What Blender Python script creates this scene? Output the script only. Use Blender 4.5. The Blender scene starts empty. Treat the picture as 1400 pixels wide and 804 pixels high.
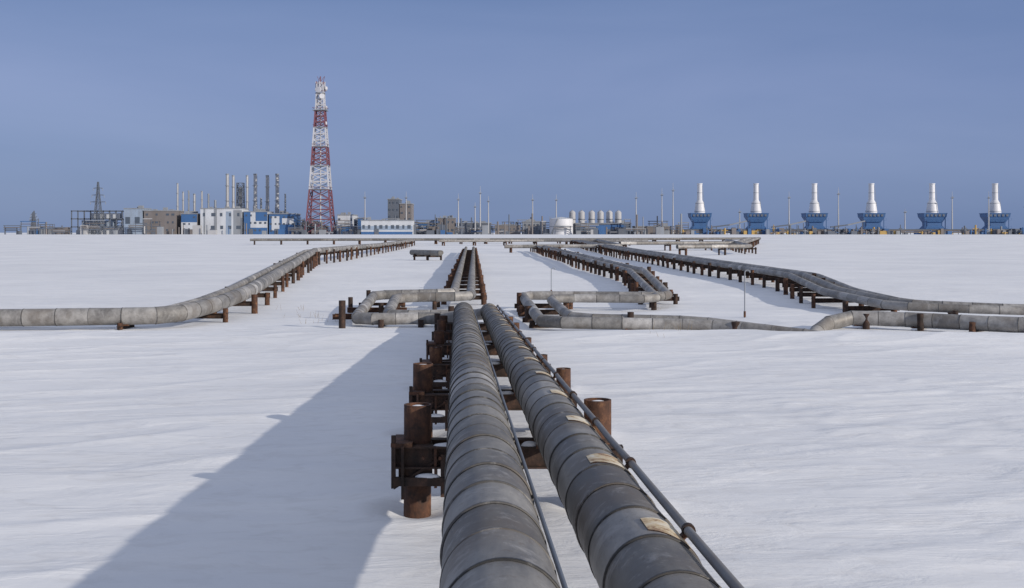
import bpy, math, random
from mathutils import Vector, noise
random.seed(7)
S = bpy.context.scene
COL = S.collection

# ------------------------------------------------------------------ materials
def newmat(name):
    m = bpy.data.materials.new(name); m.use_nodes = True
    nt = m.node_tree; b = nt.nodes["Principled BSDF"]
    return m, nt, b
def N(nt, t, **kw):
    n = nt.nodes.new(t)
    for k, v in kw.items(): setattr(n, k, v)
    return n
def ramp(nt, stops):
    r = N(nt, "ShaderNodeValToRGB"); e = r.color_ramp.elements
    e[0].position, e[0].color = stops[0][0], (*stops[0][1], 1)
    e[1].position, e[1].color = stops[-1][0], (*stops[-1][1], 1)
    for p, c in stops[1:-1]:
        x = e.new(p); x.color = (*c, 1)
    return r
def coords(nt, scale=(1, 1, 1), rot=(0, 0, 0)):
    tc = N(nt, "ShaderNodeTexCoord"); mp = N(nt, "ShaderNodeMapping")
    mp.inputs["Scale"].default_value = scale; mp.inputs["Rotation"].default_value = rot
    nt.links.new(tc.outputs["Object"], mp.inputs[0]); return mp.outputs[0]
def noisen(nt, vec, scale, detail=4, rough=.55, dist=0):
    n = N(nt, "ShaderNodeTexNoise"); n.inputs["Scale"].default_value = scale
    n.inputs["Detail"].default_value = detail; n.inputs["Roughness"].default_value = rough
    n.inputs["Distortion"].default_value = dist
    nt.links.new(vec, n.inputs["Vector"]); return n.outputs["Fac"]
def mixc(nt, fac, a, b, mode='MIX'):
    m = N(nt, "ShaderNodeMix", data_type='RGBA', blend_type=mode)
    for s, v in ((m.inputs[0], fac), (m.inputs[6], a), (m.inputs[7], b)):
        if isinstance(v, (int, float)): s.default_value = v
        elif isinstance(v, tuple): s.default_value = (*v, 1)
        else: nt.links.new(v, s)
    return m.outputs[2]
def bump(nt, b, h, strength, dist, prev=None):
    bm = N(nt, "ShaderNodeBump"); bm.inputs["Strength"].default_value = strength
    bm.inputs["Distance"].default_value = dist
    nt.links.new(h, bm.inputs["Height"])
    if prev: nt.links.new(prev, bm.inputs["Normal"])
    nt.links.new(bm.outputs[0], b.inputs["Normal"]); return bm.outputs[0]

def mat_paint(name, col, var=.25, rough=.6, metal=0, scale=.6, dirt=(.12, .1, .08)):
    m, nt, b = newmat(name)
    v = coords(nt, (1, 1, .35))
    f = noisen(nt, v, scale, 6)
    r = ramp(nt, [(.4, (0, 0, 0)), (.75, (1, 1, 1))]); nt.links.new(f, r.inputs[0])
    mm = N(nt, "ShaderNodeMath", operation='MULTIPLY'); mm.inputs[1].default_value = var
    nt.links.new(r.outputs[0], mm.inputs[0])
    nt.links.new(mixc(nt, mm.outputs[0], col, dirt), b.inputs["Base Color"])
    b.inputs["Roughness"].default_value = rough; b.inputs["Metallic"].default_value = metal
    return m

# snow
M_SNOW, nt, b = newmat("snow")
v1 = coords(nt, (.35, 1.1, 1), (0, 0, .28)); v2 = coords(nt)
f1 = noisen(nt, v1, .8, 8, .62, .6); f2 = noisen(nt, v2, .09, 4); f3 = noisen(nt, v1, 7, 6, .65); f4 = noisen(nt, coords(nt, (.5, 1, 1), (0, 0, .5)), 2.6, 7, .6, 1.2)
r1 = ramp(nt, [(.35, (.735, .735, .74)), (.65, (.82, .815, .81))]); nt.links.new(f2, r1.inputs[0])
r2 = ramp(nt, [(.3, (.92, .93, .95)), (.6, (1, 1, 1))]); nt.links.new(f1, r2.inputs[0])
c = mixc(nt, 1.0, r1.outputs[0], r2.outputs[0], 'MULTIPLY')
r4 = ramp(nt, [(.36, (.94, .935, .93)), (.5, (1, 1, 1))]); nt.links.new(f4, r4.inputs[0])
nt.links.new(mixc(nt, 1.0, c, r4.outputs[0], 'MULTIPLY'), b.inputs["Base Color"])
b.inputs["Roughness"].default_value = .75
b.inputs["Specular IOR Level"].default_value = .15
rr = ramp(nt, [(.44, (0, 0, 0)), (.58, (1, 1, 1))]); nt.links.new(f1, rr.inputs[0])
p = bump(nt, b, rr.outputs[0], .35, .04)
p = bump(nt, b, f4, .35, .045, p)
bump(nt, b, f3, .35, .018, p)

# galvanised cladding
def mat_clad(name, dark, light, stain, metal, rlo, rhi):
    m, nt, b = newmat(name)
    at = N(nt, "ShaderNodeAttribute", attribute_name="tone")
    v = coords(nt, (1, .25, 1)); vv = coords(nt)
    f1 = noisen(nt, v, 3.5, 8, .65); f2 = noisen(nt, vv, 1.1, 5); f3 = noisen(nt, vv, 14, 6, .75); f5 = noisen(nt, coords(nt, (3, 3, 1.2)), 1.6, 8, .72, .5)
    r1 = ramp(nt, [(.35, dark), (.68, light)]); nt.links.new(f1, r1.inputs[0])
    c = mixc(nt, 1.0, r1.outputs[0], at.outputs["Color"], 'MULTIPLY')
    r2 = ramp(nt, [(.48, (0, 0, 0)), (.70, (.75, .75, .75))]); nt.links.new(f2, r2.inputs[0])
    c = mixc(nt, r2.outputs[0], c, stain)
    r3 = ramp(nt, [(.56, (0, 0, 0)), (.72, (.6, .6, .6))]); nt.links.new(f3, r3.inputs[0])
    c = mixc(nt, r3.outputs[0], c, (.11, .08, .055))
    r5 = ramp(nt, [(.53, (0, 0, 0)), (.66, (.55, .55, .55))]); nt.links.new(f5, r5.inputs[0])
    c = mixc(nt, r5.outputs[0], c, (.36, .345, .33))
    nt.links.new(c, b.inputs["Base Color"])
    b.inputs["Metallic"].default_value = metal
    rg = ramp(nt, [(.3, (rlo,)*3), (.7, (rhi,)*3)]); nt.links.new(f1, rg.inputs[0])
    nt.links.new(rg.outputs[0], b.inputs["Roughness"])
    p = bump(nt, b, f2, .5, .04)
    bump(nt, b, f1, .25, .015, p)
    return m
M_PIPE = mat_clad("galvanised_cladding", (.105, .100, .095), (.235, .225, .21), (.12, .10, .083), .2, .5, .75)
M_PIPE2 = mat_clad("weathered_cladding", (.19, .18, .17), (.38, .365, .345), (.17, .145, .12), .25, .5, .7)
def mat_rust(name, a, b_, c_):
    m, nt, b = newmat(name)
    v = coords(nt); f = noisen(nt, v, 5, 8, .7); g = noisen(nt, coords(nt, (1, 1, .2)), 9, 6, .7)
    r = ramp(nt, [(.3, a), (.54, b_), (.74, c_)]); nt.links.new(f, r.inputs[0])
    r2 = ramp(nt, [(.35, (.5, .5, .5)), (.65, (1.15, 1.15, 1.15))]); nt.links.new(g, r2.inputs[0])
    nt.links.new(mixc(nt, 1.0, r.outputs[0], r2.outputs[0], 'MULTIPLY'), b.inputs["Base Color"]); b.inputs["Roughness"].default_value = .85
    bump(nt, b, f, .5, .025)
    return m
M_RUST = mat_rust("rusty_steel", (.028, .017, .013), (.105, .045, .024), (.30, .15, .07))
M_RUSTD = mat_rust("dark_rusty_steel", (.018, .013, .011), (.052, .028, .019), (.15, .075, .045))
M_CLAMP, nt, b = newmat("clamp_cream_rust")
f = noisen(nt, coords(nt), 5, 8, .72, .6); r = ramp(nt, [(.42, (.62, .57, .46)), (.52, (.48, .37, .22)), (.62, (.17, .07, .03))]); nt.links.new(f, r.inputs[0])
nt.links.new(r.outputs[0], b.inputs["Base Color"]); b.inputs["Roughness"].default_value = .7
M_WHITE = mat_paint("hazed_white_paint", (.56, .58, .61), .45, scale=.3, dirt=(.3, .3, .32))  # white toned down, distance haze mixed into the colour
M_PALE = mat_paint("pale_blue_panel", (.29, .36, .46), .4)
M_BLUE = mat_paint("hazed_blue_paint", (.045, .125, .29), .4, scale=.3, dirt=(.04, .08, .16))  # blue desaturated in the colour to imitate distance haze
M_RED = mat_paint("hazed_red_paint", (.19, .065, .085), .3, scale=.3)  # tower red muted, aerial haze painted into the base colour
M_TWHITE = mat_paint("tower_white", (.52, .52, .55), .2)
M_BROWN = mat_paint("brown_panel", (.19, .17, .165), .5, scale=.3)
M_DGREY = mat_paint("hazed_dark_grey_steel", (.11, .13, .165), .3, scale=.3)  # dark grey lightened and blued, painted stand-in for haze over the plant
M_GREY = mat_paint("grey_steel", (.26, .28, .31), .4, scale=.3)
M_YEL = mat_paint("yellow_paint", (.46, .30, .09), .2)
M_GLASS = mat_paint("window_dark", (.08, .10, .13), .1, .25)
M_STACK = mat_paint("stack_metal", (.42, .42, .43), .4, .55, 0, scale=.2, dirt=(.26, .25, .24))
M_CONE = mat_paint("exhaust_cone_paint", (.66, .66, .68), .4, .5, scale=.25, dirt=(.42, .41, .40))
M_CPIPE = mat_paint("conduit_steel", (.17, .17, .17), .6, .6, scale=3, dirt=(.10, .065, .045))
M_STRAW = mat_paint("straw", (.28, .20, .10), .3)

# ------------------------------------------------------------------ mesh builder
class MB:
    def __init__(s): s.v = []; s.f = []; s.m = []; s.sm = []; s.t = []; s.mats = []
    def mi(s, m):
        if m not in s.mats: s.mats.append(m)
        return s.mats.index(m)
    def add(s, vs, fs, m, smooth=False, tone=1.0):
        o = len(s.v); s.v += [tuple(x) for x in vs]; k = s.mi(m)
        s.t += [tone]*len(vs)
        for f in fs: s.f.append([i+o for i in f]); s.m.append(k); s.sm.append(smooth)
    def box(s, x0, x1, y0, y1, z0, z1, m):
        vs = [(x, y, z) for z in (z0, z1) for x, y in ((x0, y0), (x1, y0), (x1, y1), (x0, y1))]
        s.add(vs, [(3, 2, 1, 0), (4, 5, 6, 7), (0, 1, 5, 4), (1, 2, 6, 5), (2, 3, 7, 6), (3, 0, 4, 7)], m)
    def frustum(s, cx, cy, z0, z1, w0, d0, w1, d1, m):
        vs = [(cx+a*w/2, cy+c*d/2, z) for z, w, d in ((z0, w0, d0), (z1, w1, d1)) for a, c in ((-1, -1), (1, -1), (1, 1), (-1, 1))]
        s.add(vs, [(3, 2, 1, 0), (4, 5, 6, 7), (0, 1, 5, 4), (1, 2, 6, 5), (2, 3, 7, 6), (3, 0, 4, 7)], m)
    def rod(s, a, b, r, m, n=10, r2=None, caps=True, tone=1.0, smooth=True, hollow=False):
        a = Vector(a); b = Vector(b); d = (b-a).normalized()
        up = Vector((0, 0, 1)) if abs(d.z) < .95 else Vector((0, 1, 0))
        x = d.cross(up).normalized(); y = x.cross(d).normalized(); r2 = r if r2 is None else r2
        ring = lambda c, q: [c+(x*math.cos(6.28318531*i/n)+y*math.sin(6.28318531*i/n))*q for i in range(n)]
        s.add(ring(a, r)+ring(b, r2), [(i, (i+1) % n, n+(i+1) % n, n+i) for i in range(n)], m, smooth, tone)
        if caps:
            s.add(ring(a, r), [list(range(n))[::-1]], m, tone=tone)
            if hollow:
                s.add(ring(b, r2)+ring(b, r2*.86)+ring(b-d*.25, r2*.86),
                      [(i, (i+1) % n, n+(i+1) % n, n+i) for i in range(n)]+[(n+i, n+(i+1) % n, 2*n+(i+1) % n, 2*n+i) for i in range(n)]+[[2*n+i for i in range(n)]], m, tone=tone)
            else: s.add(ring(b, r2), [list(range(n))], m, tone=tone)
    def bar(s, a, b, w, h, m):
        a = Vector(a); b = Vector(b); d = (b-a).normalized()
        up = Vector((0, 0, 1)) if abs(d.z) < .95 else Vector((0, 1, 0))
        x = d.cross(up).normalized()*w/2; y = x.cross(d).normalized()*h/2
        vs = [c+p for c in (a, b) for p in (-x-y, x-y, x+y, -x+y)]
        s.add(vs, [(3, 2, 1, 0), (4, 5, 6, 7), (0, 1, 5, 4), (1, 2, 6, 5), (2, 3, 7, 6), (3, 0, 4, 7)], m)
    def ibeam(s, a, b, w, h, m):
        u = Vector((0, 0, h/2))
        s.bar(Vector(a)+u*.92, Vector(b)+u*.92, w, h*.08, m)
        s.bar(Vector(a)-u*.92, Vector(b)-u*.92, w, h*.08, m)
        s.bar(a, b, w*.12, h*.82, m)
    def mound(s, cx, cy, z, rx, ry, h, m, n=14, k=4):
        vs = []; fs = []
        for j in range(k+1):
            t = j/k*math.pi/2
            for i in range(n):
                a = 6.28318*i/n; q = math.cos(t)*(1+.25*noise.noise(Vector((cx*3+math.cos(a), cy*3+math.sin(a), j*.4))))
                vs.append((cx+rx*q*math.cos(a), cy+ry*q*math.sin(a), z+h*math.sin(t)))
        for j in range(k):
            for i in range(n): fs.append((j*n+i, j*n+(i+1) % n, (j+1)*n+(i+1) % n, (j+1)*n+i))
        s.add(vs, fs, m, True)
    def obj(s, name, parent=None):
        me = bpy.data.meshes.new(name); me.from_pydata(s.v, [], s.f)
        for m in s.mats: me.materials.append(m)
        me.polygons.foreach_set("material_index", s.m); me.polygons.foreach_set("use_smooth", s.sm)
        ca = me.color_attributes.new("tone", 'FLOAT_COLOR', 'POINT')
        ca.data.foreach_set("color", [c for t in s.t for c in (t, t, t, 1)])
        me.update()
        o = bpy.data.objects.new(name, me); COL.objects.link(o)
        if parent: o.parent = parent
        return o
def empty(name):
    e = bpy.data.objects.new(name, None); COL.objects.link(e); return e

# ------------------------------------------------------------------ terrain
def sst(a, b, x):
    t = max(0, min(1, (x-a)/(b-a))); return t*t*(3-2*t)
PILES = [(-1.14, 14.05), (1.03, 14.05), (-1.48, 19.3), (.88, 19.3), (-1.6, 24.6), (.63, 24.6)]
def gz(x, y, fine=True):
    z = 2.5*sst(150, 540, y)
    fade = 1-sst(60, 400, math.hypot(x, y))
    z += .18*fade*noise.noise(Vector((x*.07+3, y*.05, 1.3)))
    cx = x-.695+.0475*y
    corridor = math.exp(-(cx/1.9)**2)*(1-sst(38, 48, y))
    z *= 1-.6*corridor
    c = 36.6+1.2*noise.noise(Vector((x*.12, 5, 0)))
    z += .20*math.exp(-((y-c)/1.9)**2)*(1-corridor)*(1-sst(22, 40, abs(x)))
    if fine and fade > 0:
        wx = x+1.2*noise.noise(Vector((x*.2, y*.2, 30))); wy = y+.6*noise.noise(Vector((x*.25, y*.25, 40)))
        u = wx*.94+wy*.34; w = -wx*.34+wy*.94
        r = max(0, 1-abs(noise.noise(Vector((u*.16, w*.55, 7.1))))*2.4)
        amp = .5+.6*noise.noise(Vector((x*.09, y*.07, 9)))
        z += .05*fade*(r**3)*amp*(1-.7*corridor)
        z += .025*fade*noise.noise(Vector((u*.4, w*.9, 2)))*(1-.5*corridor)
        if y < 60:
            patch = sst(-.15, .35, noise.noise(Vector((x*.13, y*.11, 50))))
            k = (.25+.6*sst(2, 8, x))*(1-sst(16, 40, y))*(1-corridor)*(.25+.75*patch)
            n1 = noise.noise(Vector((u*.35, w*1.0, 12)))+.35*noise.noise(Vector((u*1.1, w*2.6, 14)))
            z += .045*k*sst(-.02, .2, n1)
            n2 = noise.noise(Vector((u*.7+9, w*1.9, 22)))
            z += .028*k*sst(.05, .2, n2)
        if y < 27 and abs(x) < 4:      # scour hollow and small drift around each pile
            for px, py in PILES:
                d2 = math.hypot(x-px, y-py)
                if d2 < 1.2: z += -.07*math.exp(-(d2/.32)**2)+.05*math.exp(-((d2-.65)/.22)**2)
    return z
def axis(lo, hi, dense_lo, dense_hi, step, g):
    a = []; x = dense_lo
    while x <= dense_hi: a.append(x); x += step
    s = step; x = dense_hi
    while x < hi: s *= g; x += s; a.append(x)
    s = step; x = dense_lo
    while x > lo: s *= g; x -= s; a.insert(0, x)
    return a
xs = axis(-4000, 4000, -12, 14, .11, 1.05); ys = axis(-60, 6000, 8, 40, .1, 1.03)
vs = [(x, y, gz(x, y)) for y in ys for x in xs]
W = len(xs)
fs = [(j*W+i, j*W+i+1, (j+1)*W+i+1, (j+1)*W+i) for j in range(len(ys)-1) for i in range(W-1)]
me = bpy.data.meshes.new("snow_ground"); me.from_pydata(vs, [], fs); me.materials.append(M_SNOW)
me.polygons.foreach_set("use_smooth", [True]*len(fs)); me.update()
COL.objects.link(bpy.data.objects.new("snow_ground", me))

# ------------------------------------------------------------------ pipes
def fillet(pts, rad):
    pts = [Vector(p) for p in pts]; out = [pts[0]]
    for i in range(1, len(pts)-1):
        a, b, c = pts[i-1:i+2]; la = (a-b).length; lc = (c-b).length
        t = min(rad, .45*la, .45*lc); p0 = b+(a-b)/la*t; p2 = b+(c-b)/lc*t
        for k in range(7):
            s = k/6; out.append(p0*(1-s)**2+b*2*s*(1-s)+p2*s*s)
    return out+[pts[-1]]
def resample(path, step):
    out = [path[0]]; acc = 0
    for a, b in zip(path, path[1:]):
        L = (b-a).length; pos = 0
        while acc+L-pos >= step:
            pos += step-acc; acc = 0; out.append(a.lerp(b, pos/L))
        acc += L-pos
    if (out[-1]-path[-1]).length > .05: out.append(path[-1])
    return out
def pipe(mb, pts, r, mat, seg=.7, n=20, rad=1.2, band=True, bright=None):
    path = resample(fillet(pts, rad), seg)
    def frame(i):
        d = (path[min(i+1, len(path)-1)]-path[max(i-1, 0)]).normalized()
        x = d.cross(Vector((0, 0, 1))).normalized(); return d, x, x.cross(d).normalized()
    def ring(c, fr, q): return [c+(fr[1]*math.cos(6.28318531*k/n)+fr[2]*math.sin(6.28318531*k/n))*q for k in range(n)]
    q4 = [(k, (k+1) % n, n+(k+1) % n, n+k) for k in range(n)]
    for i in range(len(path)-1):
        f0, f1 = frame(i), frame(i+1)
        tone = random.uniform(.66, 1.2)
        if random.random() < .16: tone *= 1.45
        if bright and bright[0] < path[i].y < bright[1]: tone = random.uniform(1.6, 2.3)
        jr = r*(1+random.uniform(-.01, .01))
        j = Vector((random.uniform(-1, 1), 0, random.uniform(-1, 1)))*r*.010
        mb.add(ring(path[i]-f0[0]*.014+j, f0, jr*1.018)+ring(path[i+1]+f1[0]*.01, f1, jr*.994), q4, mat, True, tone)
        if band:
            w = random.uniform(.003, .012)
            mb.add(ring(path[i]-f0[0]*.024, f0, jr*1.0)+ring(path[i]-f0[0]*.022+j, f0, jr*1.03)+ring(path[i]+f0[0]*w+j, f0, jr*1.028)+ring(path[i]+f0[0]*(w+.002), f0, jr*1.0),
                   q4+[[a+n for a in q] for q in q4]+[[a+2*n for a in q] for q in q4], mat, True, random.uniform(.2, .6))
    for i in (0, len(path)-1):
        mb.add(ring(path[i], frame(i), r), [list(range(n))], mat, tone=.4)
    return path

def along(path, start, step):
    out = []; acc = step-start
    for a, b in zip(path, path[1:]):
        L = (b-a).length; pos = 0
        while acc+L-pos >= step:
            pos += step-acc; acc = 0; out.append((a.lerp(b, pos/L), (b-a).normalized()))
        acc += L-pos
    return out

def supports(mb, paths, sup, halfw, pr, rise, rad):
    r0 = paths[0][1]; lead = fillet(paths[0][0], rad)
    sec = resample(fillet(paths[1][0], rad), .3) if len(paths) > 1 else None
    for p, d in along(lead, 1.0, sup):
        side = d.cross(Vector((0, 0, 1))).normalized(); c = p.copy()
        if sec:
            best = min(sec, key=lambda q: (q-p).length)
            if (best-p).length < 2: c = (p+best)/2
        zt = p.z-r0-.02
        for s in (-1, 1):
            q = c+side*s*halfw*random.uniform(.9, 1.08)
            g = gz(q.x, q.y)
            mb.rod((q.x, q.y, g-.5), (q.x+random.uniform(-.02, .02), q.y, zt+rise*random.uniform(.0, 1.3)), pr*random.uniform(.8, 1.15), random.choice([M_RUSTD, M_RUST]), 12)
        a = c+side*(halfw+.15); b_ = c-side*(halfw+.15)
        mb.ibeam((a.x, a.y, zt-.1), (b_.x, b_.y, zt-.1), .18, .2, M_RUSTD)
        mb.box(p.x-.12, p.x+.12, p.y-.12, p.y+.12, zt-.01, zt+.1, M_RUST)

def line(paths, seg=1.2, n=16, sup=4.5, mat=M_PIPE2, halfw=.75, pr=.12, rise=.15, rad=1.2, band=True):
    e = empty("insulated_pipeline")
    for k, (pts, r) in enumerate(paths):
        mb = MB(); pipe(mb, pts, r, mat, seg, n, rad, band); mb.obj("clad_pipe_%d" % (k+1), e)
    mb = MB(); supports(mb, paths, sup, halfw, pr, rise, rad)
    mb.obj("pipe_supports", e)
    return e

# --- main pair, running away from the camera
def L(y, side):
    if side == 'L': return (.239-.0475*y, y, 3.36-1.876-.02125*y)
    return (1.149-.0475*y, y, 3.36-1.911-.02125*y)
E = empty("insulated_pipeline")
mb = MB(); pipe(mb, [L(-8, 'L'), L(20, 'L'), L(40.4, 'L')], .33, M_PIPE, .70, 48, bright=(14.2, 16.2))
a = Vector(L(40.4, 'L')); mb.rod(a, a+Vector((-.05, .6, -.1)), .33, M_PIPE2, 24, r2=.21, tone=.8); mb.obj("clad_pipe_1", E)
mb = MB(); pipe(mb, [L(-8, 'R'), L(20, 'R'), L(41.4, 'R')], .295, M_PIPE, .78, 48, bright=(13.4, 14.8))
a = Vector(L(41.4, 'R')); mb.rod(a, a+Vector((-.05, .6, -.1)), .295, M_PIPE2, 24, r2=.21, tone=.8); mb.obj("clad_pipe_2", E)
l1 = [L(40.6, 'L'), (-1.8, 41.6, .33), (-5.55, 41.3, .30), (-6.3, 53.6, .50), (-2.6, 53.8, .58), (-2.75, 56, .62), (-7.3, 186, .95)]
l2 = [L(41.6, 'R'), (-1.0, 43.0, .33), (-4.6, 43.0, .30), (-5.1, 51.4, .50), (-1.75, 51.5, .56), (-1.9, 54, .60), (-6.1, 186, .95)]
mb = MB(); pipe(mb, l1, .21, M_PIPE2, .8, 24, .8); mb.obj("loop_pipe_1", E)
mb = MB(); pipe(mb, l2, .21, M_PIPE2, .8, 24, .8); mb.obj("loop_pipe_2", E)
# conduit on the right pipe
mb = MB(); R = .295; ang = math.radians(47)
off = Vector((math.cos(ang)*(R+.07), 0, math.sin(ang)*(R+.07)))
prev = None; y = -8
while y < 40.6:
    c = Vector(L(y, 'R'))+off+Vector((random.uniform(-.006, .006), 0, random.uniform(-.008, .004)))
    if prev: mb.rod(prev, c, .029, M_CPIPE, 12, caps=False)
    prev = c; y += 1.165
y = -4.6
while y < 40:
    c = Vector(L(y, 'R'))
    n = 14; a0, a1 = math.radians(28), math.radians(random.uniform(92, 108)); w = random.uniform(.17, .25)
    m_ = n+1; vsx = []
    for yy in (-w, w):
        for k in range(n+1):
            a = a0+(a1-a0)*k/n; ye = yy*(1-.35*max(0, k/n-.6)/.4)
            vsx.append(Vector(L(y+ye, 'R'))+Vector((math.cos(a), 0, math.sin(a)))*(R*1.045))
    mb.add(vsx, [(k, k+1, m_+k+1, m_+k) for k in range(n)], M_CLAMP, True)
    for yy in (-w, w):
        vv = []
        for q in (1.0, 1.045):
            for k in range(n+1):
                a = a0+(a1-a0)*k/n; ye = yy*(1-.35*max(0, k/n-.6)/.4)
                vv.append(Vector(L(y+ye, 'R'))+Vector((math.cos(a), 0, math.sin(a)))*(R*q))
        mb.add(vv, [(k, k+1, m_+k+1, m_+k) for k in range(n)], M_RUST, False)
    o2 = Vector((math.cos(ang), 0, math.sin(ang)))
    mb.bar(c+o2*R, c+o2*(R+.1), .06, .03, M_RUST)
    mb.rod(c+off-Vector((0, .025, 0)), c+off+Vector((0, .025, 0)), .042, M_RUSTD, 12)
    y += 2.33
mb.obj("cable_conduit", E)
mb = MB()
o3 = Vector((math.cos(.25), 0, math.sin(.25)))*(.33+.03)
mb.rod(Vector(L(-8, 'L'))+o3, Vector(L(40, 'L'))+o3, .016, M_DGREY, 8)
mb.obj("cable", E)
# supports
mb = MB(); sn = MB()
for i, d in enumerate((14.05, 19.3, 24.6, 30, 35.2, 39.6)):
    cx = .695-.0475*d; zl = 3.36-1.876-.02125*d-.33
    for s in (-1, 1):
        x = cx+s*1.1+random.uniform(-.05, .05)
        if i == 0: x = -1.14 if s < 0 else 1.03
        if i == 1 and s < 0: x = -1.48
        if i == 2 and s < 0: x = -1.6
        top = zl+(.40, .42, .30, .28, .3, .25)[i]+random.uniform(-.06, .06)+(.1 if i == 0 else 0)
        if s > 0 and i: top -= .1
        pr = .165 if i == 0 or s < 0 and i < 2 else (.135 if s < 0 else .12)
        tilt = random.uniform(-.015, .015)
        mb.rod((x, d, -1), (x+tilt, d, top), pr, M_RUST, 28, hollow=True)
        mb.rod((x+tilt, d, top-.5), (x+tilt, d, top-.45), pr*1.06, M_RUSTD, 28)
        mb.box(x-pr*1.2, x+pr*1.2, d-.26, d-.2, zl-.42, zl-.02, M_RUSTD)
        mb.bar((x-.24*s, d-.22, zl-.02), (x-.24*s, d-.22, zl-.5), .03, .16, M_RUST)
        sn.mound(x+tilt, d, top-.06, pr*.84, pr*.84, .05, M_SNOW)
    x0, x1 = cx-1.42, cx+1.28
    mb.ibeam((x0, d-.24, zl-.14), (x1, d-.24, zl-.14), .16, .26, M_RUSTD)
    mb.ibeam((x0+.1, d+.24, zl-.14), (x1-.1, d+.24, zl-.14), .16, .26, M_RUSTD)
    for k, xx in enumerate((.239-.0475*d, 1.149-.0475*d)):
        r = (.33, .295)[k]
        mb.box(xx-.2, xx+.2, d-.35, d+.35, zl-.03, zl+.03, M_RUST)
        for s in (-1, 1): mb.bar((xx+s*.2, d, zl), (xx+s*r*.93, d, zl+.2), .3, .02, M_RUST)
    for q in range(3):
        sn.mound(cx+random.choice([-.75, -.62, .05, .12])+q*.03, d-.24, zl-.012, random.uniform(.08, .2), .07, random.uniform(.03, .06), M_SNOW)
    if i < 4:
        xl = x0
        mb.bar((xl, d-.3, zl+.12), (xl, d-.3, zl-.5), .05, .05, M_RUSTD)
        mb.bar((xl+.11, d-.32, zl-.0), (xl+.11, d-.32, zl-.62), .03, .08, M_RUSTD)
        mb.bar((xl, d-.3, zl-.42), (xl+.62, d-.3, zl-.42), .07, .1, M_RUSTD)
        mb.bar((xl, d-.3, zl-.5), (xl+.6, d-.25, zl-.12), .03, .03, M_RUSTD)
        mb.bar((xl+.58, d-.3, zl-.1), (xl+.58, d-.3, zl-.6), .05, .05, M_RUSTD)
        mb.box(xl-.03, xl+.22, d-.33, d+.3, zl-.015, zl+.03, M_RUST)
        sn.mound(xl+.4, d-.3, zl-.373, .14, .04, .05, M_SNOW)
        for q in range(5): mb.rod((xl+.35+q*.2, d-.30, zl-.14), (xl+.35+q*.2, d-.36, zl-.14), .02, M_RUST, 6)
sn.obj("snow_caps", E)
for (x, y_, z, w) in ((-3.2, 42.1, .0, .8), (-4.6, 42.1, .0, .8), (-3.4, 52.6, .2, .9), (-5.0, 52.6, .2, .9)):
    for s in (-1, 1):
        mb.rod((x, y_+s*w*1.3, -.5), (x, y_+s*w*1.3, z+.3), .1, M_RUSTD, 12)
    mb.ibeam((x, y_-w*1.4, z-.0), (x, y_+w*1.4, z-.0), .16, .18, M_RUSTD)
for (x, y_, t, r) in ((-5.95, 41.0, .98, .12), (-6.7, 46, .62, .1), (-5.2, 46.5, .55, .1), (-6.9, 50, .6, .1), (-2.2, 42.3, .7, .11), (-2.6, 40.7, .55, .1), (-6.5, 53, .75, .1)):
    mb.rod((x, y_, -.5), (x, y_, t), r, M_RUSTD, 14)
for y_ in (45, 49): mb.ibeam((-6.9, y_, .12), (-4.4, y_, .12), .16, .2, M_RUST)
for y_ in (43.6, 47.2, 50.4): mb.ibeam((-6.6, y_, .28), (-4.6, y_, .28), .12, .12, M_RUST)
y = 55.5
while y < 184:
    t = (y-56)/130; cx = -2.3-t*4.4; z = .61+.34*t; g = gz(cx, y)
    for s in (-1, 1):
        mb.rod((cx+s*.95, y, g-.5), (cx+s*.95, y, z+random.uniform(-.1, .2)), .13, M_RUST, 12)
    mb.ibeam((cx-1.1, y, z-.33), (cx+1.1, y, z-.33), .18, .2, M_RUSTD)
    y += 5.2
mb.obj("pipe_supports", E)

# --- other pipelines
line([([(-30, 39.3, .42), (-17.7, 40.3, .42), (-11.9, 41.0, .45), (-11.4, 45.5, .6), (-11.6, 51.7, .78), (-20.6, 122, 1.45), (-20.9, 185, 1.4), (-22, 262, 1.6)], .30),
      ([(-30, 40.5, .40), (-17.7, 41.5, .40), (-12.9, 42.1, .43), (-12.4, 46.0, .6), (-12.6, 52, .78), (-21.6, 122, 1.4), (-21.9, 185, 1.35), (-23, 261, 1.6)], .17)],
     1.1, 22, 5.2, halfw=.95, rise=.3)
line([([(4.6, 200, 1.1), (5.3, 189, 1.1), (8.6, 76, .85), (7.0, 52, .52), (.45, 53, .52), (1.0, 39.4, .34), (6.4, 38.7, .30), (9.6, 36.9, .1), (10.8, 36.0, -.2)], .20),
      ([(3.4, 200, 1.1), (4.1, 189, 1.1), (7.7, 76, .85), (6.3, 50.4, .50), (1.6, 51, .50), (2.1, 41.2, .34), (6.4, 40.5, .30), (10.2, 38.2, -.05)], .18)],
     1.0, 20, 3.6, halfw=.85, rise=.4, rad=.9)
line([([(14.5, 262, 1.6), (15.6, 151, 1.1), (16.7, 67, .9), (14.9, 53.2, .68), (15.5, 46.8, .48), (19.6, 45.6, .36), (34, 43.2, .36)], .21),
      ([(13.5, 262, 1.6), (14.6, 151, 1.1), (15.9, 67, .9), (14.1, 53.0, .68), (14.8, 45.9, .48), (19.6, 44.7, .36), (34, 42.3, .36)], .17),
      ([(15.3, 262, 1.6), (16.4, 151, 1.1), (17.5, 67, .9), (15.7, 53.4, .68), (16.2, 47.6, .48), (19.8, 46.5, .36), (34, 44.1, .36)], .14)],
     1.1, 18, 3.6, halfw=1.05, rise=.3)
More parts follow.
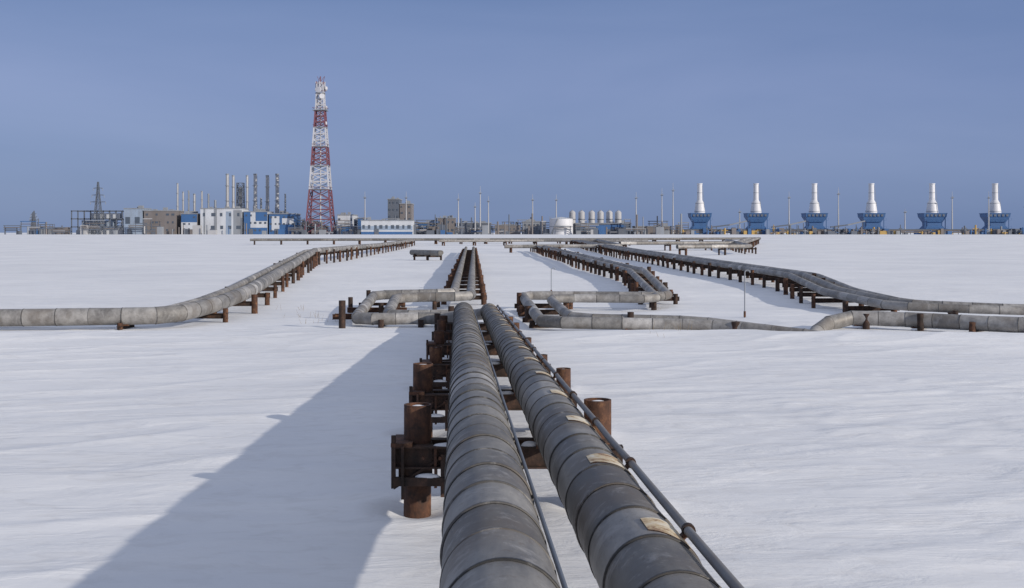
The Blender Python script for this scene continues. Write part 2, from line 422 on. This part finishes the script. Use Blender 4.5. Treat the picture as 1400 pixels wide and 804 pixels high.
line([([(9.9, 38.9, -.25), (10.7, 40.2, .20), (11.6, 40.6, .42), (13.8, 40.0, .38), (16.6, 38.0, .34), (26, 34.5, .34)], .25),
      ([(12.6, 42.2, .1), (13.8, 41.6, .36), (16.8, 39.6, .34), (26, 36.2, .34)], .17)], .9, 24, 1.9, halfw=.95, rise=.4)
line([([(-60, 268, 1.7), (18, 285, 1.7), (62, 292, 1.9)], .28), ([(-60, 272, 1.8), (18, 289, 1.8), (62, 296, 1.9)], .2)], 4, 12, 6, halfw=1.2, pr=.2, mat=M_PIPE)
line([([(-16, 256, 1.5), (6, 262, 1.55), (30, 258, 1.5)], .26)], 4, 12, 7, halfw=1.0, pr=.18)
line([([(-12.5, 146, .9), (-8.6, 141, .9)], .33), ([(-12.5, 148, .9), (-8.6, 143, .9)], .28)], 1.5, 12, 3, halfw=1)
line([([(-1.2, 190, 1.1), (18, 192, 1.2), (19, 262, 1.7)], .3)], 3, 12, 8, halfw=.8, pr=.16)
line([([(19, 205, 1.5), (42, 212, 1.5), (60, 285, 2)], .3), ([(19, 207, 1.5), (41, 214, 1.5), (58, 285, 2)], .3)], 3, 12, 8, halfw=1.2, pr=.16)
line([([(24, 170, 1.3), (36, 176, 1.3), (44, 240, 1.8)], .3)], 3, 12, 7, halfw=.8, pr=.16)

for x, y_, h in ((9.05, 45.5, 1.75), (2.15, 64, 1.35)):
    mb = MB(); g = gz(x, y_)
    mb.rod((x, y_, g-.3), (x, y_, g+h), .024, M_GREY, 10)
    P = [Vector((x+.1-.1*math.cos(a), y_, g+h+.1*math.sin(a))) for a in [math.pi*k/8 for k in range(9)]]
    for a, b_ in zip(P, P[1:]): mb.rod(a, b_, .024, M_GREY, 8)
    mb.rod((x, y_, g+.02), (x, y_, g+.25), .045, M_RUST, 10)
    mb.obj("gooseneck_vent_pipe")
mb = MB()
for cx, cy, k, h in ((5.6, 37.0, 6, .4), (4.9, 36.2, 4, .3), (-7.4, 44, 8, .25), (-8.3, 47, 10, .3), (-9.5, 52, 8, .3)):
    for _ in range(k):
        x = cx+random.gauss(0, .4); y_ = cy+random.gauss(0, .35); g = gz(x, y_)
        mb.rod((x, y_, g-.05), (x+random.gauss(0, .1), y_+random.gauss(0, .05), g+h*random.uniform(.4, 1.1)), .005, M_STRAW, 4, r2=.002)
mb.obj("dry_grass")

# ------------------------------------------------------------------ the plant (y ~ 550 m)
Y0 = 550; G = 2.5
def building(x0, x1, h, wall, y=Y0, dep=14, band=None, rows=2, cols=6, roof=M_GREY, name="industrial_building", extra=True, parts=None):
    e = empty(name)
    mb = MB(); mb.box(x0, x1, y, y+dep, G-1, G+h, wall); mb.obj("walls", e)
    mb = MB(); mb.box(x0-.25, x1+.25, y-.25, y+dep+.25, G+h+.003, G+h+.4, roof)
    if extra:
        for k in range(3):
            cx = random.uniform(x0+1.2, x1-1.2); w = random.uniform(.5, 1.1)
            mb.box(cx-w, cx+w, y+2+k*3, y+4+k*3, G+h+.402, G+h+random.uniform(.9, 1.8), roof)
    mb.obj("roof", e)
    if band:
        for k, (z0, z1, m, a, c) in enumerate(band):
            mb = MB(); xa = x0+(x1-x0)*a; xb = x0+(x1-x0)*c
            yo = .06+.012*k
            mb.box(xa+.01, xb-.01, y-yo, y-.004, G+h*z0, G+h*z1-.01, m); mb.obj("cladding_panel_%d" % (k+1), e)
    mb = MB(); fw = (x1-x0)/cols; fh = h/rows
    for r in range(rows):
        for c in range(cols):
            if random.random() < .75:
                cx = x0+fw*(c+.5)+random.uniform(-.1, .1)*fw; cz = G+fh*(r+.55); ww = random.uniform(.12, .28)
                mb.box(cx-fw*ww, cx+fw*ww, y-.16, y-.10, cz-fh*.13, cz+fh*.13, M_GLASS)
    mb.obj("windows", e)
    mb = MB(); dx = x0+(x1-x0)*.3
    mb.box(dx-1, dx+1, y-.24, y-.165, G, G+2.6, M_DGREY); mb.obj("door", e)
    return e
mb = MB()
for k in range(9):
    x = -207+k*3
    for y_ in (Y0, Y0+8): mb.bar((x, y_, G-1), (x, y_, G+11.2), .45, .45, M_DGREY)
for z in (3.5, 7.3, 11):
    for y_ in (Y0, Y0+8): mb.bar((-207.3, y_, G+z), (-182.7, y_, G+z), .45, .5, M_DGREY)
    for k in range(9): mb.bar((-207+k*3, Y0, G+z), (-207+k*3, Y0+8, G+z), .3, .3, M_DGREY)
mb.box(-205, -184, Y0+2, Y0+6, G, G+3, M_WHITE); mb.box(-203, -188, Y0+2, Y0+6, G+3.8, G+6.6, M_PALE)
mb.box(-199, -185, Y0+2, Y0+6, G+7.6, G+10, M_WHITE)
for k in range(8):
    if k % 2: mb.bar((-207+k*3, Y0-.1, G), (-204+k*3, Y0-.1, G+7), .2, .2, M_GREY)
mb.obj("steel_frame_structure")
building(-182.4, -173.7, 12, M_PALE, rows=1, cols=2)
building(-173, -158, 11.0, M_BROWN, rows=3, cols=6)
building(-155.5, -148, 9.5, M_BROWN, band=[(.25, .6, M_WHITE, 0, 1), (.6, 1, M_BLUE, 0, 1)], rows=3, cols=3)
building(-146.5, -127, 12, M_WHITE, band=[(0, 1, M_GREY, .08, .12), (0, 1, M_GREY, .33, .4), (0, .9, M_PALE, .62, .75), (0, .95, M_GREY, .8, 1)], rows=2, cols=5)
building(-126, -115, 10.5, M_WHITE, band=[(0, 1, M_BLUE, 0, .28), (.6, 1, M_BLUE, .5, 1), (0, .3, M_BLUE, .28, 1)], rows=3, cols=5)
building(-114.2, -102, 9.5, M_BLUE, band=[(.2, .9, M_WHITE, .1, .4), (.5, .8, M_WHITE, .5, .95)], rows=3, cols=6)
building(-98.5, -93.5, 4.5, M_RED, rows=1, cols=3, extra=False)
building(-82, -74.5, 9, M_WHITE, band=[(0, .45, M_BLUE, 0, 1)], rows=2, cols=4)
building(-72.5, -69.5, 7.5, M_BLUE, rows=2, cols=2, extra=False)
building(-67.8, -44.7, 6.2, M_WHITE, y=Y0-24, band=[(.32, .62, M_PALE, 0, 1), (0, .2, M_BLUE, 0, 1)], rows=1, cols=9, dep=10)
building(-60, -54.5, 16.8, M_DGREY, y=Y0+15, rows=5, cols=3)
building(-54.2, -48.6, 14.6, M_BROWN, y=Y0+15, rows=5, cols=3)
building(-44, -36, 5, M_PALE, band=[(.5, 1, M_BLUE, 0, 1)], rows=1, cols=4)
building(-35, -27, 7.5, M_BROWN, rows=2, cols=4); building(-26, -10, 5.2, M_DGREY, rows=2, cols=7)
building(-8, 4, 4.2, M_BROWN, rows=1, cols=6); building(5, 15.5, 5.8, M_GREY, rows=2, cols=5)
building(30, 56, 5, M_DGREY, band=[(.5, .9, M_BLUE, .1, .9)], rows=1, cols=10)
building(58, 74, 3.6, M_BROWN, rows=1, cols=6)

for x, h, r, m in ((-157.2, 24, .42, M_STACK), (-154.6, 20, .4, M_STACK), (-152, 20.5, .35, M_GREY), (-149.3, 19, .5, M_STACK), (-145.8, 20.3, .4, M_STACK),
                 (-142.7, 19, .4, M_GREY), (-133.8, 28.4, .7, M_STACK), (-131, 27.7, .6, M_STACK), (-124.5, 27.7, .55, M_STACK), (-120.7, 28.4, .8, M_STACK),
                 (-115, 27.7, .75, M_STACK), (-110.4, 28.4, .8, M_STACK), (-106.6, 19, .35, M_GREY), (-139.5, 16, .5, M_GREY), (-118, 17, .4, M_GREY)):
    mb = MB(); y_ = Y0+18
    x *= 568/550; hh = h*568/550
    mb.rod((x, y_, G-1), (x, y_, G+hh*.45), r*1.35, m, 14); mb.rod((x, y_, G+hh*.45), (x, y_, G+hh*.52), r*1.35, m, 14, r2=r)
    mb.rod((x, y_, G+hh*.52), (x, y_, G+hh), r, m, 14)
    mb.rod((x, y_, G+hh-.5), (x, y_, G+hh+.1), r*1.15, M_GREY, 14)
    for q in (.55, .8): mb.rod((x, y_, G+hh*q), (x, y_, G+hh*q+.2), r*1.7, M_GREY, 12)
    mb.bar((x+r*1.3, y_-r*.4, G), (x+r*1.3, y_-r*.4, G+hh*.97), .1, .1, M_GREY)
    mb.obj("exhaust_stack")
def lattice(mb, cx, cy, z0, z1, w0, w1, nb, mats, leg=.3, br=.16):
    lv = []
    for k in range(nb+1):
        t = k/nb; lv.append((z0+(z1-z0)*t, w0+(w1-w0)*t))
    C = lambda z, w: [Vector((cx+a*w/2, cy+c*w/2, z)) for a, c in ((-1, -1), (1, -1), (1, 1), (-1, 1))]
    for k in range(nb):
        m = mats[k] if isinstance(mats, list) else mats
        a, c = C(*lv[k]), C(*lv[k+1])
        for i in range(4):
            j = (i+1) % 4
            mb.bar(a[i], c[i], leg, leg, m); mb.bar(a[i], c[j], br, br, m); mb.bar(a[j], c[i], br, br, m)
            mb.bar(c[i], c[j], br*1.2, br*1.2, m)
mb = MB(); lattice(mb, -132.3, Y0+20, G, G+25, 3.6, 3, 7, M_DGREY, .3, .18); mb.rod((-132.3, Y0+20, G), (-132.3, Y0+20, G+23), .9, M_GREY, 14)
mb.obj("process_column")

mb = MB(); tx, ty = -89.7, Y0-2
secs = [(0, 7, 12.9, 11.2, 'R', 1), (7, 21, 11.2, 8.9, 'R', 3), (21, 32, 8.9, 7.5, 'W', 3), (32, 41, 7.5, 6.4, 'R', 3), (41, 50, 6.4, 5.2, 'W', 3), (50, 58, 5.2, 4.2, 'R', 3), (58, 66, 4.0, 3.2, 'W', 3), (66, 71, 3.0, 2.8, 'W', 2)]
for z0, z1, w0, w1, c, nb in secs:
    m = M_RED if c == 'R' else M_TWHITE
    lattice(mb, tx, ty, G+z0, G+z1, w0, w1, nb, m, .58, .32)
for z, w in ((21, 9.6), (32, 8.2), (41, 7.2), (50, 6.2), (58, 6.6), (66, 4.4)):
    mb.frustum(tx, ty, G+z-.12, G+z+.12, w, w, w, w, M_GREY)
    for a in (-1, 1):
        mb.bar((tx-w/2, ty+a*w/2, G+z+1.1), (tx+w/2, ty+a*w/2, G+z+1.1), .12, .12, M_RED)
        mb.bar((tx+a*w/2, ty-w/2, G+z+1.1), (tx+a*w/2, ty+w/2, G+z+1.1), .12, .12, M_RED)
mb.rod((tx, ty, G), (tx, ty, G+66), .35, M_TWHITE, 10)
mb.obj("tower_lattice", (TW := empty("communications_tower")))
mb = MB()
for z, a, r in ((59.3, .3, 1.0), (61.5, 2.2, .8), (64.5, -1.2, 1.2), (67.5, -1.8, 1.4), (68.4, .5, 1.1), (52, -.4, .8)):
    c = Vector((tx+2.2*math.cos(a), ty+2.2*math.sin(a), G+z)); d = Vector((math.cos(a), math.sin(a), 0))
    mb.rod(c, c+d*.9, r, M_TWHITE, 18)
for k in range(8):
    a = k*.785; mb.bar((tx+2.2*math.cos(a), ty+2.2*math.sin(a), G+68), (tx+2.2*math.cos(a), ty+2.2*math.sin(a), G+71.5), .35, .3, M_RED if k % 2 else M_TWHITE)
for k in range(4): mb.rod((tx+random.uniform(-1.5, 1.5), ty, G+70), (tx+random.uniform(-2, 2), ty, G+74), .1, M_RED, 6)
mb.rod((tx, ty, G+71), (tx, ty, G+74), .25, M_RED, 8)
mb.obj("antennas", TW)

def pylon(x, y_, h, w, name="power_pylon"):
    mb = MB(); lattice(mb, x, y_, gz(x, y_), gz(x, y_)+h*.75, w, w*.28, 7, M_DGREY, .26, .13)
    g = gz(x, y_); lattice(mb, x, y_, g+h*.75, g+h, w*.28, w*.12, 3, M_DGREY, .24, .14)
    for q, l in ((.62, .8), (.75, .65), (.88, .5)):
        for s in (-1, 1):
            mb.bar((x, y_, g+h*q+.5), (x+s*w*l, y_, g+h*q), .2, .2, M_DGREY); mb.bar((x, y_, g+h*q-.4), (x+s*w*l, y_, g+h*q), .14, .14, M_DGREY)
            mb.rod((x+s*w*l, y_, g+h*q), (x+s*w*l, y_, g+h*q-1.2), .12, M_GREY, 6)
    mb.obj(name)
pylon(-193.5, Y0-3, 24.5, 4.4)
pylon(-262, Y0+90, 12, 2.6); pylon(-290, Y0+160, 14, 3)
mb = MB()
for k in range(8):
    x = -226+k*2.2; mb.bar((x, Y0, G-.5), (x, Y0, G+random.uniform(3, 6)), .2, .2, M_DGREY)
mb.bar((-226, Y0, G+3.2), (-210, Y0, G+3.2), .25, .3, M_DGREY); mb.box(-222, -217, Y0+1, Y0+4, G, G+2.6, M_GREY); mb.box(-214, -209, Y0+1, Y0+4, G, G+3.4, M_BROWN)
mb.obj("substation_gantry")

for x, h in ((-68.5, 20), (-49.3, 20), (-25, 19), (-17.2, 15), (-14.8, 22.5), (-11, 18), (9.6, 18.7), (20.6, 18.7), (57.8, 19.8), (69.8, 21.5), (75, 24), (129, 20), (152, 22), (205, 20), (222, 20), (106, 12), (183, 12), (239, 15)):
    mb = MB(); y_ = Y0-5
    mb.rod((x, y_, G-.5), (x, y_, G+h*.55), .34, M_STACK, 10, r2=.28); mb.rod((x, y_, G+h*.55), (x, y_, G+h*.85), .25, M_STACK, 10, r2=.2); mb.rod((x, y_, G+h*.85), (x, y_, G+h), .13, M_STACK, 8, r2=.06)
    mb.box(x-.6, x+.6, y_-.5, y_+.5, G+h*.84, G+h*.84+.2, M_DGREY)
    for s in (-.45, 0, .45): mb.box(x+s-.15, x+s+.15, y_-.7, y_-.5, G+h*.85+.05, G+h*.85+.5, M_GREY)
    mb.box(x-.5, x+.5, y_-.5, y_+.5, G-.5, G+.5, M_GREY)
    mb.obj("floodlight_mast")

mb = MB(); mb.rod((22.7, Y0-10, G-.5), (22.7, Y0-10, G+7.2), 5.4, M_CONE, 40)
mb.rod((22.7, Y0-10, G+7.2), (22.7, Y0-10, G+8.0), 5.5, M_WHITE, 40, r2=.6)
for k in range(20):
    a = k*.314; mb.bar((22.7+5.4*math.cos(a), Y0-10+5.4*math.sin(a), G+7.2), (22.7+5.4*math.cos(a), Y0-10+5.4*math.sin(a), G+8.2), .08, .08, M_GREY)
mb.rod((22.7, Y0-10, G+3.5), (22.7, Y0-10, G+3.7), 5.46, M_GREY, 40)
mb.bar((18, Y0-13.4, G), (21, Y0-15.6, G+7.2), .7, .15, M_GREY)
mb.obj("storage_tank")
for x in (28.6, 33, 37.8, 42, 46.2, 50.4):
    mb = MB(); mb.rod((x, Y0+5, G), (x, Y0+5, G+10.4), 1.5, M_STACK, 20); mb.rod((x, Y0+5, G+10.4), (x, Y0+5, G+11.2), 1.5, M_STACK, 20, r2=.8)
    mb.rod((x, Y0+5, G+7), (x, Y0+5, G+7.3), 1.75, M_DGREY, 16); mb.rod((x, Y0+5, G+11.2), (x, Y0+5, G+11.6), .3, M_GREY, 10)
    mb.obj("process_vessel")

for x in (88.4, 114.9, 142.4, 169.2, 197.8, 227.4):
    e = empty("gas_compressor_unit"); y_ = Y0; k = 1+.12*(x-88)/139
    mb = MB()
    mb.box(x-4.9*k, x+4.9*k, y_-4, y_+8, G-.5, G+2.6, M_BLUE)
    mb.frustum(x, y_+1, G+2.6, G+4.0, 8.4*k, 9, 6.4*k, 7, M_BLUE)
    mb.frustum(x, y_+1, G+4.0, G+5.6, 6.2*k, 7, 6.4*k, 7, M_BLUE)
    mb.frustum(x, y_+1, G+5.6, G+8.2, 6.4*k, 7, 9.4*k, 8.6, M_BLUE)
    mb.frustum(x, y_+1, G+8.2, G+9.7, 9.5*k, 8.8, 9.7*k, 9.2, M_BLUE)
    mb.frustum(x, y_+1, G+9.7, G+10.0, 10.0*k, 9.6, 10.0*k, 9.6, M_BLUE)
    for s in (-1, 1):
        mb.box(x+s*6.5*k-1.2, x+s*6.5*k+1.2, y_-2, y_+2, G-.3, G+2.2, M_BLUE)
        mb.bar((x+s*4.3*k, y_-3, G+2.6), (x+s*4.3*k, y_-3, G+8.2), .3, .3, M_BLUE)
    mb.obj("filter_housing", e)
    mb = MB()
    for q in range(5):
        cx = x-3.4*k+q*1.7*k; mb.box(cx-.5, cx+.5, y_-3.75, y_-3.56, G+8.4, G+9.4, M_DGREY)
    for z in (G+2.7, G+6.6):
        mb.bar((x-5*k, y_-4.4, z+1), (x+5*k, y_-4.4, z+1), .06, .06, M_BLUE)
        for q in range(6): mb.bar((x-5*k+q*2*k, y_-4.4, z), (x-5*k+q*2*k, y_-4.4, z+1), .06, .06, M_BLUE)
        mb.box(x-4.8*k, x+4.8*k, y_-4.6, y_-4.0, z-.04, z+.05, M_BLUE)
    mb.box(x-1, x+1, y_-4.1, y_-4.004, G, G+2.2, M_GLASS); mb.box(x+2, x+3.6, y_-4.1, y_-4.004, G+.4, G+2.0, M_DGREY)
    mb.obj("louvres_and_walkway", e)
    mb = MB(); yc = y_+1
    prof = [(10.0, 2.5), (10.8, 2.5), (14.8, 1.95), (16.2, 1.25), (23.4, 1.15), (23.7, 1.3), (24.0, 1.3)]
    for (za, ra), (zb, rb) in zip(prof, prof[1:]): mb.rod((x, yc, G+za), (x, yc, G+zb), ra*k, M_CONE, 24, r2=rb*k)
    for z, r in ((10.8, 2.6), (14.6, 2.12), (19.5, 1.3)): mb.rod((x, yc, G+z), (x, yc, G+z+.15), r*k, M_GREY, 24)
    mb.bar((x+2.2*k, yc-1.2, G+10), (x+1.2*k, yc-.8, G+23), .12, .12, M_GREY)
    mb.obj("exhaust_cone", e)

mb = MB()
xx = 78
while xx < 245:
    mb.bar((xx, Y0-14, G-.5), (xx, Y0-14, G+2.2), .28, .28, M_DGREY); xx += 5.5
for z, m, r in ((2.2, M_DGREY, .25), (1.7, M_BROWN, .25), (1.0, M_BROWN, .3)):
    mb.rod((76, Y0-14, G+z), (250, Y0-14, G+z), r, m, 8)
mb.obj("pipe_rack")
mb = MB()
for k in range(210):
    x = random.uniform(78, 250); w = random.uniform(.4, 1.6); h = random.choice([random.uniform(.8, 2.6), random.uniform(2, 4.5)])
    m = random.choice([M_DGREY, M_DGREY, M_BROWN, M_YEL, M_YEL, M_BLUE, M_BLUE, M_GREY, M_BROWN, M_DGREY])
    y_ = Y0-22+random.uniform(0, 7)
    if random.random() < .5: mb.box(x-w, x+w, y_, y_+2, G-.3, G+h*.7, m)
    else:
        mb.rod((x, y_, G-.3), (x, y_, G+h), w*.3, m, 8); mb.rod((x-w, y_, G+h*.6), (x+w, y_, G+h*.6), .2, m, 8)
mb.obj("valve_station")
for x in (101, 128.5, 156):
    mb = MB()
    mb.bar((x, Y0-6, G+4.4), (x+8, Y0-6, G+6.2), 1.2, .6, M_GREY); mb.bar((x-8, Y0-6, G+3.4), (x, Y0-6, G+4.4), 1.2, .6, M_DGREY)
    for q in (-6, -1, 4, 7): mb.bar((x+q, Y0-6, G), (x+q, Y0-6, G+3.5+max(q, 0)*.25), .3, .3, M_DGREY)
    mb.obj("pipe_gallery")
mb = MB()
for k in range(420):
    x = random.choice([random.uniform(-230, -90), random.uniform(-100, -30), random.uniform(-50, 80)])
    w = random.uniform(.4, 2.2); h = random.choice([random.uniform(1, 4), random.uniform(3, 7.5)])
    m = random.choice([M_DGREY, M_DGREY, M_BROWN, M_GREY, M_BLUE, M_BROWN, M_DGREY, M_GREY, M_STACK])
    y_ = Y0+random.uniform(-20, 24)
    q = random.random()
    if q < .35: mb.box(x-w, x+w, y_, y_+3, G-.3, G+h*.6, m)
    elif q < .6: mb.rod((x, y_, G-.3), (x, y_, G+h*1.3), .15+w*.12, m, 8)
    else:
        for s in (-1, 1): mb.bar((x+s*w*2, y_, G-.3), (x+s*w*2, y_, G+h), .25, .25, M_DGREY)
        mb.bar((x-w*2.3, y_, G+h), (x+w*2.3, y_, G+h), .4, .35, m); mb.bar((x-w*2.3, y_, G+h*.6), (x+w*2.3, y_, G+h*.6), .3, .3, M_DGREY)
        mb.rod((x-w*2.3, y_, G+h*.8), (x+w*2.3, y_, G+h*.8), .2, M_BROWN, 6)
mb.obj("process_equipment")

# ------------------------------------------------------------------ light
sd = Vector((-2.4, 1.7, -1)).normalized()
sl = bpy.data.lights.new("sun", 'SUN'); sl.energy = 3.6; sl.angle = math.radians(.6); sl.color = (1, .925, .82)
so = bpy.data.objects.new("sun", sl); so.rotation_euler = sd.to_track_quat('-Z', 'Y').to_euler(); so.location = (60, -40, 50); COL.objects.link(so)
elev = math.asin(-sd.z); az = math.atan2(-sd.x, -sd.y)
w = bpy.data.worlds.new("World"); S.world = w; w.use_nodes = True; nt = w.node_tree
bg = nt.nodes["Background"]; bg.inputs[1].default_value = .1
sky = N(nt, "ShaderNodeTexSky", sky_type='NISHITA'); sky.sun_disc = False
sky.sun_elevation = elev; sky.sun_rotation = az; sky.dust_density = .6; sky.ozone_density = 3
tc = N(nt, "ShaderNodeTexCoord"); sp = N(nt, "ShaderNodeSeparateXYZ"); nt.links.new(tc.outputs["Generated"], sp.inputs[0])
r = ramp(nt, [(0, (.155, .235, .44)), (.05, (.19, .265, .485)), (.12, (.215, .285, .515)), (.20, (.16, .235, .45)), (.45, (.36, .42, .57)), (1, (.47, .52, .64))])
nt.links.new(sp.outputs[2], r.inputs[0])
mp = N(nt, "ShaderNodeMapping"); mp.inputs["Scale"].default_value = (1.5, 1.5, 7); mp.inputs["Location"].default_value = (.3, 0, 0); nt.links.new(tc.outputs["Generated"], mp.inputs[0])
cl = noisen(nt, mp.outputs[0], 1.3, 6, .5, .4)
cr = ramp(nt, [(.3, (.86, .89, .93)), (.7, (1.16, 1.10, 1.06))]); nt.links.new(cl, cr.inputs[0])
haze = mixc(nt, 1.0, r.outputs[0], cr.outputs[0], 'MULTIPLY')
sc = N(nt, "ShaderNodeVectorMath", operation='SCALE'); sc.inputs["Scale"].default_value = 10; nt.links.new(haze, sc.inputs[0])
nt.links.new(mixc(nt, .88, sky.outputs[0], sc.outputs[0]), bg.inputs[0])

# ------------------------------------------------------------------ camera
cam = bpy.data.cameras.new("camera"); cam.sensor_width = 36; cam.lens = 41.14; cam.shift_y = -.06
cam.clip_start = .1; cam.clip_end = 12000
co = bpy.data.objects.new("camera", cam); co.location = (0, 0, 3.36); co.rotation_euler = (math.radians(90), 0, 0)
COL.objects.link(co); S.camera = co
S.view_settings.view_transform = 'Standard'; S.view_settings.look = 'None'; S.view_settings.exposure = 0
